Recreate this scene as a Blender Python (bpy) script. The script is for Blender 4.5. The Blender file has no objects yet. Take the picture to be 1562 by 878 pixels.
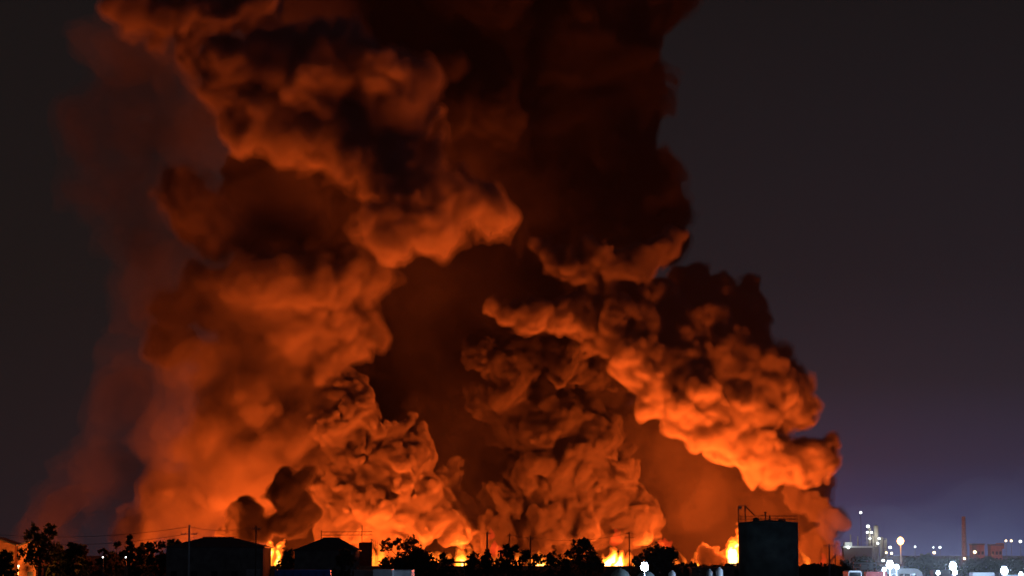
import bpy, math, random
import numpy as np
import openvdb

# ------------------------------------------------------------------ camera, sky, exposure
SC = bpy.context.scene
COL = SC.collection
F, HZ, CH = 3500.0, 845.0, 6.0            # focal length in photo pixels, horizon row, eye height
PITCH = math.atan((HZ - 439) / F)
PI = math.pi

cd = bpy.data.cameras.new('camera')
cam = bpy.data.objects.new('camera', cd)
COL.objects.link(cam)
cam.location = (0, 0, CH)
cam.rotation_euler = (PI / 2 + PITCH, 0, 0)
cd.sensor_width = 36
cd.lens = F / 1562 * 36
cd.clip_end = 30000
SC.camera = cam

w = bpy.data.worlds.new('World')
SC.world = w
w.use_nodes = True
nt = w.node_tree
bg = nt.nodes['Background']
tc = nt.nodes.new('ShaderNodeTexCoord')
sx = nt.nodes.new('ShaderNodeSeparateXYZ')
nt.links.new(tc.outputs['Generated'], sx.inputs[0])
def sky_ramp(stops):
    r = nt.nodes.new('ShaderNodeValToRGB')
    nt.links.new(sx.outputs['Z'], r.inputs[0])
    e = r.color_ramp.elements
    e[0].position, e[0].color = stops[0][0], (*stops[0][1], 1)
    e[1].position, e[1].color = stops[-1][0], (*stops[-1][1], 1)
    for p, c in stops[1:-1]:
        e.new(p).color = (*c, 1)
    return r
# night sky: a dim grey dome, with the glow of the lit town low over one side
dark = sky_ramp(((0, (.0125, .0105, .0140)), (.04, (.0105, .0098, .0115)), (.12, (.0082, .0082, .0082)), (.24, (.0064, .0068, .0070)), (.5, (.004, .0042, .005))))
town = sky_ramp(((0, (.046, .058, .150)), (.015, (.040, .046, .112)), (.04, (.030, .027, .052)), (.075, (.0170, .0168, .0245)), (.12, (.0105, .0116, .0155)), (.24, (.0062, .0074, .0085)), (.5, (.004, .0042, .005))))
mr = nt.nodes.new('ShaderNodeMapRange'); mr.interpolation_type = 'SMOOTHSTEP'
mr.inputs['From Min'].default_value = -.22; mr.inputs['From Max'].default_value = .22
nt.links.new(sx.outputs['X'], mr.inputs['Value'])
mxr = nt.nodes.new('ShaderNodeMix'); mxr.data_type = 'RGBA'
nt.links.new(mr.outputs['Result'], mxr.inputs['Factor'])
nt.links.new(dark.outputs[0], mxr.inputs['A']); nt.links.new(town.outputs[0], mxr.inputs['B'])
nt.links.new(mxr.outputs['Result'], bg.inputs[0])
bg.inputs[1].default_value = 1.0

SC.view_settings.view_transform = 'Standard'
SC.view_settings.look = 'None'
SC.view_settings.exposure = 0.0
SC.view_settings.gamma = 1.0
SC.cycles.volume_bounces = 0
SC.cycles.max_bounces = 5
SC.cycles.diffuse_bounces = 2
SC.cycles.transparent_max_bounces = 64
SC.cycles.use_denoising = True
SC.cycles.sample_clamp_indirect = 4.0
SC.cycles.use_adaptive_sampling = True
SC.cycles.adaptive_threshold = .03

# ------------------------------------------------------------------ helpers
def at(px, py, Y):
    """photo pixel -> point at distance Y"""
    u = (px - 781) / F
    v = (439 - py) / F
    yf = math.cos(PITCH) - v * math.sin(PITCH)
    z = math.sin(PITCH) + v * math.cos(PITCH)
    t = Y / yf
    return np.array((u * t, Y, CH + z * t))

def hx(px, Y): return float(at(px, HZ, Y)[0])
def hz(py, Y): return float(at(781, py, Y)[2])
def m_px(Y): return Y / F

def link(o, parent=None):
    COL.objects.link(o)
    if parent is not None:
        o.parent = parent
    return o

def tag(o, label=None, cat=None, group=None, kind=None):
    if label: o['label'] = label
    if cat: o['category'] = cat
    if group: o['group'] = group
    if kind: o['kind'] = kind
    return o

def thing(name, loc, label, cat, rz=0.0, group=None):
    o = bpy.data.objects.new(name, None)
    o.location = loc
    o.rotation_euler = (0, 0, rz)
    o.empty_display_size = .5
    return tag(link(o), label, cat, group)

def copy_tree(o, parent=None):
    c = o.copy()
    link(c, parent)
    for ch in o.children:
        copy_tree(ch, c)
    return c

class MB:
    """collects faces for one mesh"""
    def __init__(s): s.v = []; s.f = []
    def add(s, vs, fs):
        n = len(s.v); s.v += [tuple(map(float, v)) for v in vs]; s.f += [tuple(i + n for i in f) for f in fs]
        return s
    def box(s, x0, x1, y0, y1, z0, z1):
        return s.add([(x, y, z) for z in (z0, z1) for x, y in ((x0, y0), (x1, y0), (x1, y1), (x0, y1))],
                     [(3, 2, 1, 0), (4, 5, 6, 7), (0, 1, 5, 4), (1, 2, 6, 5), (2, 3, 7, 6), (3, 0, 4, 7)])
    def bar(s, a, b, r, n=6, r2=None):
        a = np.array(a, float); b = np.array(b, float); d = b - a
        L = np.linalg.norm(d); d /= max(L, 1e-9)
        h = np.array((0, 0, 1.)) if abs(d[2]) < .9 else np.array((1., 0, 0))
        p = np.cross(d, h); p /= np.linalg.norm(p); q = np.cross(d, p)
        r2 = r if r2 is None else r2
        vs = []
        for c, rr in ((a, r), (b, r2)):
            for k in range(n):
                t = 2 * PI * k / n
                vs.append(c + rr * (p * math.cos(t) + q * math.sin(t)))
        fs = [(k, k + n, (k + 1) % n + n, (k + 1) % n) for k in range(n)]
        fs += [tuple(range(n)), tuple(range(2 * n - 1, n - 1, -1))]
        return s.add(vs, fs)
    def path(s, pts, r, n=5):
        for a, b in zip(pts, pts[1:]): s.bar(a, b, r, n)
        return s
    def lathe(s, prof, n=24, c=(0, 0, 0)):
        vs = []
        for r, z in prof:
            for k in range(n):
                t = 2 * PI * k / n
                vs.append((c[0] + r * math.cos(t), c[1] + r * math.sin(t), c[2] + z))
        fs = []
        for i in range(len(prof) - 1):
            for k in range(n):
                a, b = i * n + k, i * n + (k + 1) % n
                fs.append((a, b, b + n, a + n))
        fs += [tuple(range(n - 1, -1, -1)), tuple(range((len(prof) - 1) * n, len(prof) * n))]
        return s.add(vs, fs)
    def prism(s, pts, y0, y1):
        """outline of (x, z) points extruded along y"""
        n = len(pts)
        vs = [(x, y0, z) for x, z in pts] + [(x, y1, z) for x, z in pts]
        fs = [tuple(range(n)), tuple(range(2 * n - 1, n - 1, -1))]
        fs += [((i + 1) % n, i, i + n, (i + 1) % n + n) for i in range(n)]
        return s.add(vs, fs)
    def build(s, name, mat, parent=None, smooth=False, loc=None):
        me = bpy.data.meshes.new(name)
        me.from_pydata(s.v, [], s.f)
        me.update()
        me.materials.append(mat)
        if smooth: me.shade_smooth()
        o = bpy.data.objects.new(name, me)
        if loc is not None: o.location = loc
        return link(o, parent)

MATS = {}
def mat(name, col, rough=.8, var=.35, scale=3.0, metal=0.0, bump=0.0):
    """plain surface with procedural mottling"""
    if name in MATS: return MATS[name]
    m = bpy.data.materials.new(name); m.use_nodes = True
    t = m.node_tree; b = t.nodes['Principled BSDF']
    b.inputs['Roughness'].default_value = rough
    b.inputs['Metallic'].default_value = metal
    tcx = t.nodes.new('ShaderNodeTexCoord')
    n = t.nodes.new('ShaderNodeTexNoise'); n.inputs['Scale'].default_value = scale; n.inputs['Detail'].default_value = 5
    r = t.nodes.new('ShaderNodeMapRange')
    r.inputs['From Min'].default_value = .3; r.inputs['From Max'].default_value = .7
    r.inputs['To Min'].default_value = 1 - var; r.inputs['To Max'].default_value = 1 + var * .4
    x = t.nodes.new('ShaderNodeMix'); x.data_type = 'RGBA'; x.blend_type = 'MULTIPLY'; x.inputs['Factor'].default_value = 1
    x.inputs['A'].default_value = (*col, 1)
    t.links.new(tcx.outputs['Object'], n.inputs['Vector'])
    t.links.new(n.outputs['Fac'], r.inputs['Value'])
    t.links.new(r.outputs['Result'], x.inputs['B'])
    t.links.new(x.outputs['Result'], b.inputs['Base Color'])
    if bump:
        bp = t.nodes.new('ShaderNodeBump'); bp.inputs['Strength'].default_value = bump
        t.links.new(n.outputs['Fac'], bp.inputs['Height']); t.links.new(bp.outputs[0], b.inputs['Normal'])
    MATS[name] = m
    return m

def emit(name, col, s):
    if name in MATS: return MATS[name]
    m = bpy.data.materials.new(name); m.use_nodes = True
    t = m.node_tree; t.nodes.clear()
    o = t.nodes.new('ShaderNodeOutputMaterial'); e = t.nodes.new('ShaderNodeEmission')
    e.inputs[0].default_value = (*col, 1); e.inputs[1].default_value = s
    t.links.new(e.outputs[0], o.inputs[0])
    MATS[name] = m
    return m

def point_light(loc, P, col, rad, parent=None, name='light'):
    l = bpy.data.lights.new(name, type='POINT')
    l.energy = P; l.color = col; l.shadow_soft_size = rad
    o = bpy.data.objects.new(name, l)
    o.location = loc
    return link(o, parent)

# ------------------------------------------------------------------ ground
g = MB().add([(-7000, -300, 0), (7000, -300, 0), (7000, 12000, 0), (-7000, 12000, 0)], [(0, 1, 2, 3)])
ground = g.build('ground', mat('dark_earth', (.05, .045, .04), .95, .5, .05))
tag(ground, 'dark flat earth under the industrial site', kind='structure')

# ------------------------------------------------------------------ smoke
YP = 1200.0

def lattice(shape, cell, rng):
    """smooth random field: white noise on a coarse grid, cubic B-spline in between"""
    n = [int(s / cell) + 5 for s in shape]
    a = rng.standard_normal(n).astype(np.float32) * 2.3
    for ax in range(3):
        x = np.arange(shape[ax], dtype=np.float32) / cell
        i = x.astype(int); f = x - i
        sh = [1, 1, 1]; sh[ax] = -1
        w_ = ((1 - f) ** 3 / 6, (3 * f ** 3 - 6 * f ** 2 + 4) / 6, (-3 * f ** 3 + 3 * f ** 2 + 3 * f + 1) / 6, f ** 3 / 6)
        a = sum(np.take(a, i + k, ax) * w_[k].astype(np.float32).reshape(sh) for k in range(4))
    return a

def smoke_field(lobes, vox, seed, warp, kids, rough, out=.8):
    """signed distance field of billows: big lobes, each carrying smaller lobes, warped by noise"""
    rng = np.random.default_rng(seed)
    S = np.array([(*at(l[0], l[1], YP + l[3]), l[2] * (YP + l[3]) / F) for l in lobes])
    P = S; every = [S]
    for k in kids:
        d = rng.standard_normal((len(P), k, 3)); d /= np.linalg.norm(d, axis=2, keepdims=True)
        q = P[:, None, 3] * rng.uniform(.26, .52, (len(P), k)); o = P[:, None, 3] * rng.uniform(out, out + .22, (len(P), k))
        N = np.concatenate([P[:, None, :3] + d * o[..., None], q[..., None]], 2).reshape(-1, 4)
        deep = np.full(len(N), 1e9)
        for x in every[0]: deep = np.minimum(deep, np.linalg.norm(N[:, :3] - x[:3], axis=1) - x[3])
        N = N[deep > -1.05 * N[:, 3]]
        every.append(N); P = N
    A = np.concatenate(every)
    lo = (A[:, :3] - A[:, 3:4]).min(0) - 6; hi = (A[:, :3] + A[:, 3:4]).max(0) + 6
    n = np.ceil((hi - lo) / vox).astype(int) + 1
    G = [np.broadcast_to((lo[i] + np.arange(n[i]) * vox).astype(np.float32).reshape([-1 if j == i else 1 for j in range(3)]), n) for i in range(3)]
    a, c = warp
    G = [g_ + lattice(n, c / vox, rng) * a + lattice(n, c / vox / 2.3, rng) * a * .42 + lattice(n, max(c / vox / 5, 2), rng) * a * .16 for g_ in G]
    amp = a * 2.8
    D = np.full(n, 20., np.float32)
    base = [lo[i] for i in range(3)]
    for x, y, z, r in A:
        c0 = tuple(int(min(max(round((q - lo[i]) / vox), 0), n[i] - 1)) for i, q in enumerate((x, y, z)))
        ctr = [q - (float(G[i][c0]) - (lo[i] + c0[i] * vox)) for i, q in enumerate((x, y, z))]
        R = r + min(amp, 1.5 + r * 1.2) + 1.5
        s = tuple(slice(max(0, int((q - R - lo[i]) / vox)), max(1, min(n[i], int((q + R - lo[i]) / vox) + 2))) for i, q in enumerate(ctr))
        d = np.sqrt((G[0][s] - x) ** 2 + (G[1][s] - y) ** 2 + (G[2][s] - z) ** 2) - r
        if d.size == 0: continue
        k = max(vox * .8, r * .18)
        q = D[s]; h = np.maximum(k - np.abs(q - d), 0) / k
        D[s] = np.minimum(q, d) - h * h * k * .25
    if rough:
        for cell, m_ in ((9.0, 1.5), (5.0, 1.0), (2.8, .6)):
            if cell / vox > 2: D -= (np.abs(lattice(n, cell / vox, rng)) - .6) * rough * m_
        D += lattice(n, max(1.7 / vox, 1.3), rng) * rough * .3
    return D, lo

def shell(name, D, lo, vox, iso, m, parent=None):
    gr = openvdb.FloatGrid(20.0)
    gr.copyFromArray(np.ascontiguousarray(D))
    pts, tris, quads = gr.convertToPolygons(isovalue=iso, adaptivity=0.0)
    pts = pts * vox + lo
    me = bpy.data.meshes.new(name)
    me.vertices.add(len(pts)); me.vertices.foreach_set('co', pts.astype(np.float32).ravel())
    q = np.ascontiguousarray(quads).astype(np.int32)
    me.loops.add(q.size); me.loops.foreach_set('vertex_index', q.ravel())
    me.polygons.add(len(q)); me.polygons.foreach_set('loop_start', (np.arange(len(q)) * 4).astype(np.int32))
    me.update(); me.validate(); me.shade_smooth()
    me.materials.append(m)
    return link(bpy.data.objects.new(name, me), parent)

def smoke_mat(name, dens, col, surf=0.0, glow=None):
    m = bpy.data.materials.new(name); m.use_nodes = True
    t = m.node_tree; t.nodes.clear()
    out = t.nodes.new('ShaderNodeOutputMaterial')
    v = t.nodes.new('ShaderNodeVolumePrincipled')
    v.inputs['Density'].default_value = dens; v.inputs['Color'].default_value = (*col, 1)
    if glow:
        v.inputs['Emission Strength'].default_value = glow[1]; v.inputs['Emission Color'].default_value = (*glow[0], 1)
    t.links.new(v.outputs[0], out.inputs['Volume'])
    if surf > 0:
        d = t.nodes.new('ShaderNodeEmission' if glow else 'ShaderNodeBsdfDiffuse')
        d.inputs[0].default_value = (*(glow[0] if glow else col), 1)
        tr = t.nodes.new('ShaderNodeBsdfTransparent'); mx = t.nodes.new('ShaderNodeMixShader'); mx.inputs[0].default_value = surf
        t.links.new(tr.outputs[0], mx.inputs[1]); t.links.new(d.outputs[0], mx.inputs[2]); t.links.new(mx.outputs[0], out.inputs['Surface'])
    return m

def smoke(name, label, lobes, seed, albedo, shells, vox=1.2, kids=(10, 7, 4), rough=.5, warp=(3., 14.), out=.8):
    D, lo = smoke_field(lobes, vox, seed, warp, kids, rough, out)
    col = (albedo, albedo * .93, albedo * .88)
    root = None
    for k, (iso, dens, surf) in enumerate(shells):
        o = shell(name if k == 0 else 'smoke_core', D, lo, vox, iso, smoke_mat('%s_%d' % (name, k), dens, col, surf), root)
        if k == 0:
            root = tag(o, label, 'smoke', kind='stuff')
    return root
# lobes: photo column, photo row, radius in photo pixels, metres behind the plume's plane
ARCH = [(1243,703,33,-47),(1215,706,32,-48),(1185,704,33,-52),(1152,695,36,-55),(1118,680,32,-57),(1085,652,33,-58),(1048,622,34,-60),(1010,588,36,-60),(975,552,38,-58),
        (1205,606,34,-42),(1188,575,30,-38),(1150,625,36,-50),(1110,610,40,-55),(1060,585,42,-60),(1020,550,42,-58),(1160,540,36,-35),(1130,500,40,-25),(1085,460,40,-15),(1050,450,40,-10),(1090,550,48,-50),(1040,510,46,-48),(985,505,42,-52),(940,500,40,-52),
        (905,475,30,-48),(865,478,26,-48),(825,482,22,-48),(790,478,18,-48),(760,468,14,-48),(950,460,38,-35),(1000,470,40,-35),
        (1005,382,28,-48),(975,392,28,-52),(935,402,30,-52),(890,405,28,-50),(850,392,24,-45),(1030,362,20,-42),(905,432,28,-45),(820,378,18,-40),(945,440,34,-30),(1120,560,48,-47),(1080,500,46,-38),(1160,590,40,-46),(1140,470,34,-20),(1035,545,46,-56)]
UPPER = [(520,20,100,20),(440,-40,100,10),(600,-60,120,20),(950,300,78,0),(890,180,115,10),(885,40,135,10),(920,-90,140,10),(760,40,180,30),(770,210,170,30),(720,170,50,-35),(770,180,35,-35),(660,180,40,-70),(690,100,30,-70),(650,230,30,-75),(760,190,30,-70)]
SHELF = [(360,110,45,-125),(400,170,50,-115),(450,190,50,-112),(510,190,60,-112),(560,210,50,-109),(420,90,50,-128),(500,110,70,-125),(590,140,70,-120),(600,270,45,-120),(640,300,45,-120),(700,310,40,-110),(620,350,38,-125),(580,345,28,-125),(670,340,40,-120),(750,320,35,-105),(200,10,40,-141),(250,30,40,-138),(300,20,40,-139),(345,25,40,-138),(390,10,40,-141),(300,70,35,-131),(480,225,36,-106),(540,245,36,-120),(385,200,34,-110),(440,145,46,-119),(560,170,50,-115),(330,130,34,-122),(500,150,50,-118),(620,200,36,-105),(650,250,34,-100)]
BILLOW = [(375,425,45,-50),(420,430,48,-55),(470,435,42,-55),(520,440,35,-50),(560,420,35,-40),(300,320,45,-40),(330,350,40,-40),(285,290,35,-35),(440,520,45,-45),(490,510,45,-40),(520,540,35,-40),(550,500,30,-20),(330,450,45,-30),(300,440,30,-25),(370,490,40,-30),(260,470,30,-20),(260,530,30,-20),(310,540,25,-20)]
LOWLEFT = [(350,560,45,-40),(400,570,60,-40),(450,590,50,-35),(370,640,60,-40),(330,610,35,-30),(430,660,60,-35),(320,700,50,-35),(380,720,60,-40),(290,690,25,-30),(270,780,50,-35),(220,800,35,-30),(320,780,50,-30),(440,720,50,-20),(380,780,50,-20)]
CENTRE = [(660,470,110,50),(640,560,100,45),(680,640,120,50),(720,740,130,50),(620,400,80,40),(800,680,110,50),(560,560,80,40),(760,420,90,40),(560,440,80,40),(420,310,95,20),(500,300,90,20),(600,200,120,30),(880,560,90,45),(860,440,80,30),(440,480,80,30),(420,620,80,30),(450,740,90,30),(570,780,90,30)]
HEAD = [(520,580,24,-32),(545,600,22,-34),(505,612,22,-34),(485,635,18,-36),(550,632,26,-38),(515,648,22,-38),(572,655,22,-38),(600,655,22,-34),(620,680,24,-30),(640,700,20,-28),
        (510,705,34,-22),(545,700,36,-26),(585,705,34,-28),(520,745,36,-24),(560,745,42,-30),(605,735,38,-32),(640,745,32,-30),(655,765,22,-34),(500,780,30,-24),(540,785,36,-32),(580,785,38,-34),(620,785,36,-34),(650,800,24,-36),(685,805,30,-26),(675,745,24,-18),(690,780,26,-22),(500,815,26,-28),(545,820,26,-34),(600,822,26,-34)]
PUFFS = [(440,742,28,-95),(420,755,20,-95),(455,782,30,-92),(430,795,22,-92),(372,790,24,-88),(355,808,22,-88),(395,805,20,-88)]
RED = [(740,545,30,-25),(780,560,40,-25),(820,540,45,-20),(870,550,45,-20),(780,620,45,-20),(850,640,50,-25),(910,680,45,-30),(870,720,50,-25),(930,740,45,-25),(820,760,50,-20),(880,790,55,-25),(960,790,40,-25),(770,810,45,-25),(830,820,40,-30)]
BACK = [(1050,740,110,40),(1150,780,90,40),(1220,790,60,20),(1100,690,90,50),(980,700,90,50),(1250,815,28,15),(1265,790,18,10),(1275,805,12,8),(900,820,60,20),(940,835,50,15),(700,835,60,15),(620,835,50,20),(480,835,45,20),(1240,770,30,20)]
VEIL = [(220,120,70,-10),(150,190,70,0),(230,210,60,0),(190,270,55,0),(130,300,50,10),(240,380,50,0),(225,480,55,0),(260,560,50,0),(180,620,70,0),(150,720,80,0),(230,690,60,0),(80,790,60,10),(300,180,50,0)]
soft = ((1.5, .035, .02), (-1.5, .14, 0))
smoke('smoke_arch', 'orange-lit cauliflower smoke arching over the dark storage tank', ARCH, 1, .37, ((1.2, .07, .015), (.1, .2, .01), (-.8, .6, 0)), vox=.75, kids=(10, 7, 4), rough=.55)
smoke('smoke_column', 'black unlit smoke column towering above the orange arch', UPPER, 2, .075, ((1.5, .04, .01), (-.5, .2, 0)), vox=1.3, rough=.7)  # near-black albedo puts the column's lack of light into its colour
smoke('smoke_shelf', 'dim brown-orange smoke shelf slanting across the top of the plume', SHELF, 3, .5, ((2.2, .02, .01), (.3, .06, .01), (-1.6, .25, 0)), vox=1.1, kids=(10, 7, 3), rough=.9, warp=(3.2, 13.))  # high albedo makes up for the weak firelight this far up
smoke('smoke_billow', 'soft orange billows halfway up the outer flank of the plume', BILLOW, 4, .42, ((2, .02, .01), (.2, .06, .01), (-1.4, .25, 0)), vox=1.1, kids=(10, 7, 3), rough=.9, warp=(3.2, 13.))
smoke('smoke_flank', 'hazy orange smoke leaning over the hip-roofed warehouses', LOWLEFT, 5, .23, ((2, .02, .015), (-1.5, .08, 0)), kids=(9, 6), rough=.8, warp=(4., 18.))
smoke('smoke_core_column', 'dark shadowed smoke in the hollow heart of the plume', CENTRE, 6, .105, ((1, .08, .03), (-.5, .3, 0)), vox=1.3, kids=(10, 7, 2), rough=1.0)  # shade of the hollow is partly put into this low albedo
smoke('smoke_head', 'bright fire-lit knobbly smoke head rising behind the pipe gantry', HEAD, 7, .32, ((.4, .3, .04), (-.4, 1.2, 0)), vox=.65, kids=(9, 6, 3), rough=.75, warp=(2.4, 10.), out=.9)
smoke('smoke_puff', 'small dark smoke puffs rolling in front of the tallest flame', PUFFS, 12, .06, ((.5, .15, .03), (-.4, .6, 0)), vox=.7, kids=(10, 7), warp=(2., 9.), rough=.5)  # backlit darkness of the puffs is put into a low albedo
smoke('smoke_bank', 'red-brown smoke bank of lumpy billows under the arch', RED, 8, .13, ((.4, .25, .04), (-.4, .9, 0)), vox=.7, kids=(10, 7, 3), rough=.8, warp=(2.6, 11.), out=.9)
smoke('smoke_backdrop', 'flat brown smoke hanging behind the storage tank', BACK, 9, .10, ((1, .06, .03), (-1, .35, 0)), vox=1.1, kids=(10, 7, 3), rough=1.2)  # albedo lowered so the smoke looks shaded despite the fires before it
smoke('smoke_veil', 'thin purple-brown smoke veil drifting off the plume into dark sky', VEIL, 10, .45, ((1, .006, .0), (-6, .011, 0)), vox=1.8, kids=(8, 4), warp=(6., 24.), rough=1.0)
FRINGE = [(1222,752,16,0),(1240,772,17,-2),(1252,792,16,-4),(1268,798,12,-5),(1281,803,8,-6),(1250,815,16,-4),(1240,838,16,-8),(1225,850,14,-10),(1258,845,12,-8),(1275,850,10,-8)]
KNOT = [(1090,842,14,-100),(1078,850,12,-100),(1102,850,12,-100),(1092,858,14,-100)]
smoke('smoke_fringe', 'ragged orange smoke fringe on the outer edge behind the storage tank', FRINGE, 14, .24, ((.5, .15, .03), (-.5, .5, 0)), vox=.7, kids=(10, 7, 3), rough=.7, warp=(2.4, 10.), out=.9)
smoke('smoke_knot', 'dark red smoke knot rolling before the flame by the storage tank', KNOT, 15, .06, ((.4, .2, .03), (-.4, .8, 0)), vox=.6, kids=(10, 6), rough=.6, warp=(1.6, 7.), out=.9)
MANTLE = [(330,330,95,-45),(270,430,90,-35),(300,540,90,-40),(380,460,80,-60),(300,650,85,-40),(275,740,55,-35),(210,330,75,-20),(250,220,80,-30),(330,180,80,-60),(300,80,80,-60),(220,60,80,-40),(420,60,90,-70),(420,280,80,-50),(210,560,50,-20),(480,40,80,-60),(235,800,35,-30)]
VAPOUR = [(600,420,90,-20),(700,420,90,-20),(650,520,90,-15),(700,620,90,-15),(690,720,80,-15),(760,480,70,-20),(560,330,80,-60),(700,260,90,-60),(820,330,70,-40),(1000,680,80,-20),(1080,740,70,-20),(1180,770,60,-20),(980,440,60,-30),(760,780,70,-20)]
smoke('smoke_mantle', 'soft dim brown smoke spread along the outer flank of the plume', MANTLE, 16, .38, ((2, .0045, 0), (-7, .007, 0)), vox=1.8, kids=(8, 4), rough=1.2, warp=(6., 22.))
smoke('smoke_vapour', 'faint smoke filling the dark hollow between the billows', VAPOUR, 17, .35, ((2, .0009, 0), (-7, .0014, 0)), vox=1.8, kids=(8, 4), rough=1.2, warp=(6., 22.))
# ------------------------------------------------------------------ flames
FIRE = (1, .115, .011)
KF = .50e6
RED_G, ORA_G, YEL_G, WHI_G = (1, .045, .012), (1, .19, .015), (1, .42, .03), (1, .75, .30)

def flame(label, px, base, top, wid, dy, power=0.0, hot=2, seed=0):
    """tongues of fire on the ground, as nested glowing volumes: hot 0 red, 1 orange, 2 yellow-white"""
    rng = random.Random(seed)
    lobes = []
    h = base - top
    for k in range(4 if wid > 6 else 3):
        x = px + rng.uniform(-.8, .8) * wid
        hh = h * (1 if k == 0 else rng.uniform(.45, .8))
        n = 7
        for i in range(n):
            t = i / (n - 1)
            lobes.append((x + math.sin(t * 4 + k * 2) * wid * .35 * t + wid * .3 * t, base - hh * t, wid * (.62 * (1 - t) ** .7 + .12), dy + rng.uniform(-1, 1)))
    vox = .4
    D, lo = smoke_field(lobes, vox, seed + 50, (1.0, 4.5), (5,), .12)
    outer = (RED_G, ORA_G, ORA_G)[hot]
    o = shell('flame', D, lo, vox, .35, smoke_mat('flame_outer_%d' % hot, .01, (.2, .1, .05), .015, (outer, (.08, .12, .18)[hot])))
    tag(o, label, 'fire')
    if hot:
        shell('flame_tongue', D, lo, vox, -.5, smoke_mat('flame_mid_%d' % hot, .01, (.2, .1, .05), .015, (YEL_G if hot > 1 else ORA_G, .35 * hot)), o)
    if hot > 1 and D.min() < -1.4:
        shell('flame_heart', D, lo, vox, -1.3, smoke_mat('flame_heart', .01, (.2, .1, .05), .015, (WHI_G, 1.6)), o)['kind'] = 'stuff'
    if power:
        point_light(at(px, (base + top) / 2, YP + dy), power * KF, FIRE, 3.5, o, 'fire_light')
    return o

flame('tall yellow flame burning between the two hip-roofed warehouses', 415, 860, 808, 11, -72, 1.3, 2, 1)
flame('tall yellow flame pressed against the edge of the storage tank', 1114, 856, 798, 13, -88, 3.2, 2, 2)
flame('low white-hot flame beside the pole with two crossarms', 935, 863, 836, 12, -75, 1.0, 2, 3)
flame('orange flame behind the leafy tree next to the starburst floodlight', 1003, 864, 846, 9, -88, 1.8, 1, 4)
flame('orange flame behind the pipe gantry and small tank', 572, 864, 830, 13, -62, .7, 1, 5)
flame('flame low behind the round-topped tree past the gantry', 650, 864, 846, 12, -62, .65, 1, 6)
flame('orange fire at the foot of the smoke behind the storage tank', 1180, 866, 840, 12, -135, 4.4, 1, 7)
flame('small orange fire between the tank and the pole with lamp arm', 1229, 864, 838, 7, -78, 0, 1, 8)
flame('small red flame at the outer end of the burning ground', 1252, 862, 842, 5, -76, 0, 0, 9)
flame('fire behind the roof of the warehouse with the power pole', 300, 864, 838, 12, -95, 2.3, 1, 10)
flame('orange fire glowing through the thin tree near the portal frame', 762, 864, 838, 9, -70, 0, 1, 11)
flame('flat red flame beside the thick lamp post', 753, 842, 827, 8, -66, 0, 0, 12)
flame('small red flame lick high beside the thick lamp post', 752, 818, 806, 5, -64, 0, 0, 13)
flame('small fire glimpsed through the bushes past the thin pole', 812, 864, 846, 6, -70, 0, 1, 14)
flame('low orange fire under the lumpy smoke bank', 845, 864, 848, 8, -70, 0, 1, 15)
flame('red flame lick above the tree by the white-hot fire', 942, 826, 806, 5, -66, 0, 0, 16)
flame('red flame on top of the leafy tree by the floodlight', 1012, 832, 818, 7, -66, 0, 0, 17)
flame('orange flame behind the leafy tree on its tank side', 1042, 864, 840, 6, -74, 0, 1, 18)
flame('red flame tongue above the tall yellow flame', 417, 800, 776, 5, -70, 0, 0, 19)

flame('unseen fire added behind the second warehouse to light the smoke shelf', 478, 866, 848, 14, -135, 1.2, 1, 20)  # added out of sight to brighten the smoke shelf

flame('ragged flame added in the gap to edge-light the bright smoke head', 706, 864, 812, 8, -34, .2, 1, 21)  # made-up flame that edges the head and the bank with light
flame('ragged orange flame added to light the ridge below the arching smoke', 1000, 864, 822, 8, -50, .6, 1, 22)  # flame added for the bright outer ridge of the smoke bank
for k_, (px_, top_, wd_) in enumerate(((600, 842, 8), (628, 848, 7), (672, 846, 8), (700, 850, 7), (790, 850, 7), (826, 846, 7), (872, 848, 8), (916, 850, 6), (952, 846, 8), (976, 850, 6), (1026, 850, 7), (1062, 852, 6))):
    o_ = flame('small ragged orange flame in the line of fire behind the trees', px_, 865, top_ - 6, wd_ + 2, -70, 0, 2 if k_ % 2 else 1, 30 + k_)
    o_['group'] = 'line of small flames behind the trees'

# ------------------------------------------------------------------ materials of the built things
M_roof = mat('roof_sheet', (.07, .07, .075), .6, .4, 1.5)
M_wall = mat('render_wall', (.17, .16, .155), .9, .4, .8)
M_brick = mat('red_brick_wall', (.30, .12, .08), .9, .3, .6)
M_conc = mat('concrete', (.25, .25, .24), .9, .4, 1.2)
M_steel = mat('dark_steel', (.06, .06, .065), .5, .4, 4)
M_galv = mat('galvanised', (.32, .33, .34), .45, .3, 4)
M_tank = mat('tank_paint', (.20, .32, .34), .5, .45, .5)
M_wood = mat('pole_wood', (.10, .075, .055), .9, .4, 3)
M_white = mat('white_paint', (.75, .76, .78), .45, .12, 1.5)
M_blue = mat('blue_paint', (.04, .12, .42), .4, .25, 1)
M_redp = mat('red_paint', (.5, .05, .05), .4, .2, 1)
M_glass = mat('dark_glass', (.02, .025, .03), .08, .1, 1)
M_rub = mat('rubber', (.02, .02, .02), .9, .2, 5)
M_dome = mat('pale_green_plastic', (.34, .42, .40), .5, .15, 2)
M_bark = mat('bark', (.05, .04, .03), .95, .4, 4)
M_orange = mat('orange_lit_wall_tint', (.55, .22, .09), .9, .35, 1)  # orange glow on the sheds is put into the wall colour
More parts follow.
